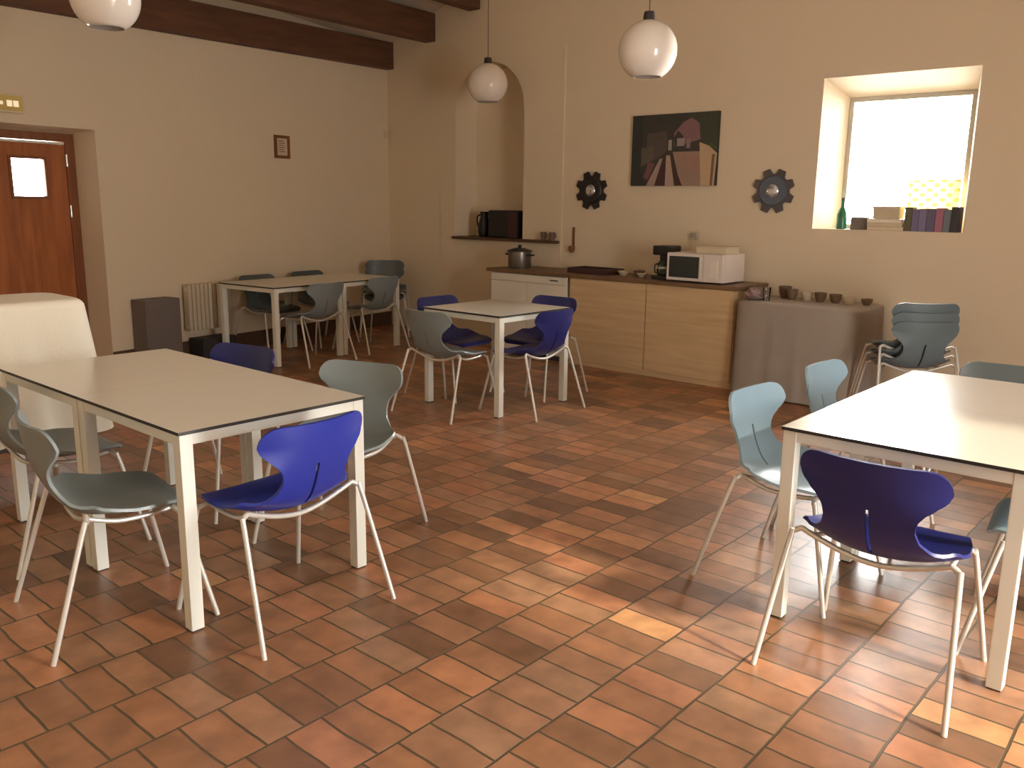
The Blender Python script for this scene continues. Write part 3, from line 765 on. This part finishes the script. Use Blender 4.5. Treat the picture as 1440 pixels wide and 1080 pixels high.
# ------------------------------------------------------------------ things on the window sill
S = WZ0+.0005
o = thing('bottle', 'green bottle at the left end of the window sill', 'bottle', (XW+.13, 2.745, S))
m = MB(); m.lathe([(0, 0), (.04, 0), (.042, .01), (.042, .12), (.03, .155), (.014, .18), (.014, .23), (.0, .23)], n=22); m.build('body', 'greenglass', o, smooth=True)
m = MB(); m.lathe([(0, .23), (.016, .23), (.016, .255), (0, .255)], n=14); m.build('cap', 'darkgrey', o)
m = MB(); m.box((-.09, -.075, 0), (.09, .075, .10), .006)
tag(m.build('storage_tin', 'grey', loc=(XW+.16, 2.575, S)), 'grey tin on the window sill, right of the green bottle', 'tin')
for k in range(3):
    m = MB(); m.box((-.08+.01*k, -.16+.012*k, .03*k+.0002), (.09, .12+.006*k, .03*k+.0295), .003)
    tag(m.build('book', ['cream', 'paper', 'whitecloth'][k], loc=(XW+.1, 2.375, S)), ['lying pale book on the window sill, bottom of the flat pile', 'lying pale book on the window sill, middle of the flat pile', 'lying pale book on the window sill, top of the flat pile'][k], 'book', 'pale books lying flat on the window sill')
m = MB(); m.box((-.07, -.10, 0), (.07, .10, .095), .004)
o = thing('wicker_box', 'beige box on top of the flat book pile on the window sill', 'box', (XW+.11, 2.365, S+.0905))
m.build('body', 'paper', o)
m = MB(); m.box((-.075, -.105, .075), (.075, .105, .10), .004); m.build('lid', 'cream', o)
cols = [((98, 92, 70), 'dark olive', .05, .185), ((112, 104, 138), 'purple', .045, .17), ((126, 118, 150), 'lilac', .05, .175), ((104, 96, 120), 'dull violet', .055, .175), ((164, 108, 126), 'pink', .05, .18), ((112, 118, 126), 'slate blue', .045, .17), ((62, 58, 62), 'charcoal', .05, .19)]  # book colours paler and greyer, with the window haze painted in
y = 2.215
for c_, nm, w_, h_ in cols:
    key = 'book_' + nm.replace(' ', '_'); M[key] = mat(key, rgb(c_), .6, vary=.08)
    o = thing('book', 'upright %s book in the row at the right end of the window sill' % nm, 'book', (XW+.015, y, S), 0, 'upright books on the window sill')
    w2 = w_*1.145
    m = MB(); m.box((0, -w2+.001, 0), (.12, -.001, h_), .004); m.build('cover', key, o)
    m = MB(); m.box((.004, -w2+.006, .004), (.1215, -.006, h_+.001)); m.build('pages', 'paper', o)
    y -= w2
m = MB(); m.box((-.045, -.185, 0), (.045, .185, .40), .01)
for v in m.bm.verts:
    if v.co.z > .2: v.co.x *= .55
tag(m.build('patterned_bag', 'spotted', loc=(XW+.225, 2.075, S)), 'yellow spotted bag behind the upright books on the window sill', 'bag')

# ------------------------------------------------------------------ light
W = bpy.data.worlds.new('sky'); SC.world = W; W.use_nodes = True
bg = W.node_tree.nodes['Background']; bg.inputs['Color'].default_value = (1, .985, .96, 1); 
wn = W.node_tree.nodes; wl_ = W.node_tree.links      # hazy sky, brightest on the window side
wt = wn.new('ShaderNodeTexCoord'); wx = wn.new('ShaderNodeSeparateXYZ'); wl_.new(wt.outputs['Generated'], wx.inputs[0])
wm = wn.new('ShaderNodeMapRange'); wm.interpolation_type = 'SMOOTHSTEP'
wm.inputs['From Min'].default_value = 0; wm.inputs['From Max'].default_value = 1; wm.inputs['To Min'].default_value = 19; wm.inputs['To Max'].default_value = 85
wl_.new(wx.outputs['X'], wm.inputs['Value']); wl_.new(wm.outputs['Result'], bg.inputs['Strength'])
sun = bpy.data.lights.new('sun', 'SUN'); sun.energy = 5.6; sun.angle = math.radians(4.5); sun.color = (1, .90, .72)
so = bpy.data.objects.new('sun', sun); C.objects.link(so)
so.rotation_euler = Vector((.02, math.cos(math.radians(30)), -math.sin(math.radians(30)))).to_track_quat('-Z', 'Y').to_euler()
def portal(loc, rot, sx, sy):
    d = bpy.data.lights.new('daylight_portal', 'AREA'); d.shape = 'RECTANGLE'; d.size = sx; d.size_y = sy
    d.cycles.is_portal = True
    o = bpy.data.objects.new('daylight_portal', d); C.objects.link(o); o.location = loc; o.rotation_euler = rot
portal((XW+.5, 2.35, 1.88), (0, PI/2, 0), 1.1, .98)                     # window, faces -x
portal(((DOOR_X0+DOOR_X1)/2, YF-.39, DOOR_Z/2), (PI/2, 0, 0), 1.35, 2.6)   # glazed door, faces +y

portal((XL-.35, 1.05, 1.8), (0, -PI/2, 0), .6, .5)
# ------------------------------------------------------------------ camera
F, TH, PIT, ROL, H = 1209.21, math.radians(41.066), math.radians(11.801), math.radians(.777), 1.511
fh = Vector((math.cos(TH), math.sin(TH), 0)); r = Vector((math.sin(TH), -math.cos(TH), 0)); u = Vector((0, 0, 1))
fw = fh*math.cos(PIT)-u*math.sin(PIT); up = u*math.cos(PIT)+fh*math.sin(PIT)
r2 = r*math.cos(ROL)+up*math.sin(ROL); u2 = up*math.cos(ROL)-r*math.sin(ROL)
cam = bpy.data.cameras.new('camera'); cam.sensor_width = 36; cam.lens = F/1440*36; cam.clip_start = .05
co = bpy.data.objects.new('camera', cam); C.objects.link(co)
mw = Matrix((( r2.x, u2.x, -fw.x, 0), (r2.y, u2.y, -fw.y, 0), (r2.z, u2.z, -fw.z, H), (0, 0, 0, 1)))
co.matrix_world = mw; SC.camera = co

vs = SC.view_settings; vs.view_transform = 'Standard'; vs.look = 'None'; vs.gamma = 1; vs.use_curve_mapping = False
vs.exposure = -.15
SC.cycles.max_bounces = 12; SC.cycles.diffuse_bounces = 8; SC.cycles.transparent_max_bounces = 8
SC.cycles.use_denoising = True
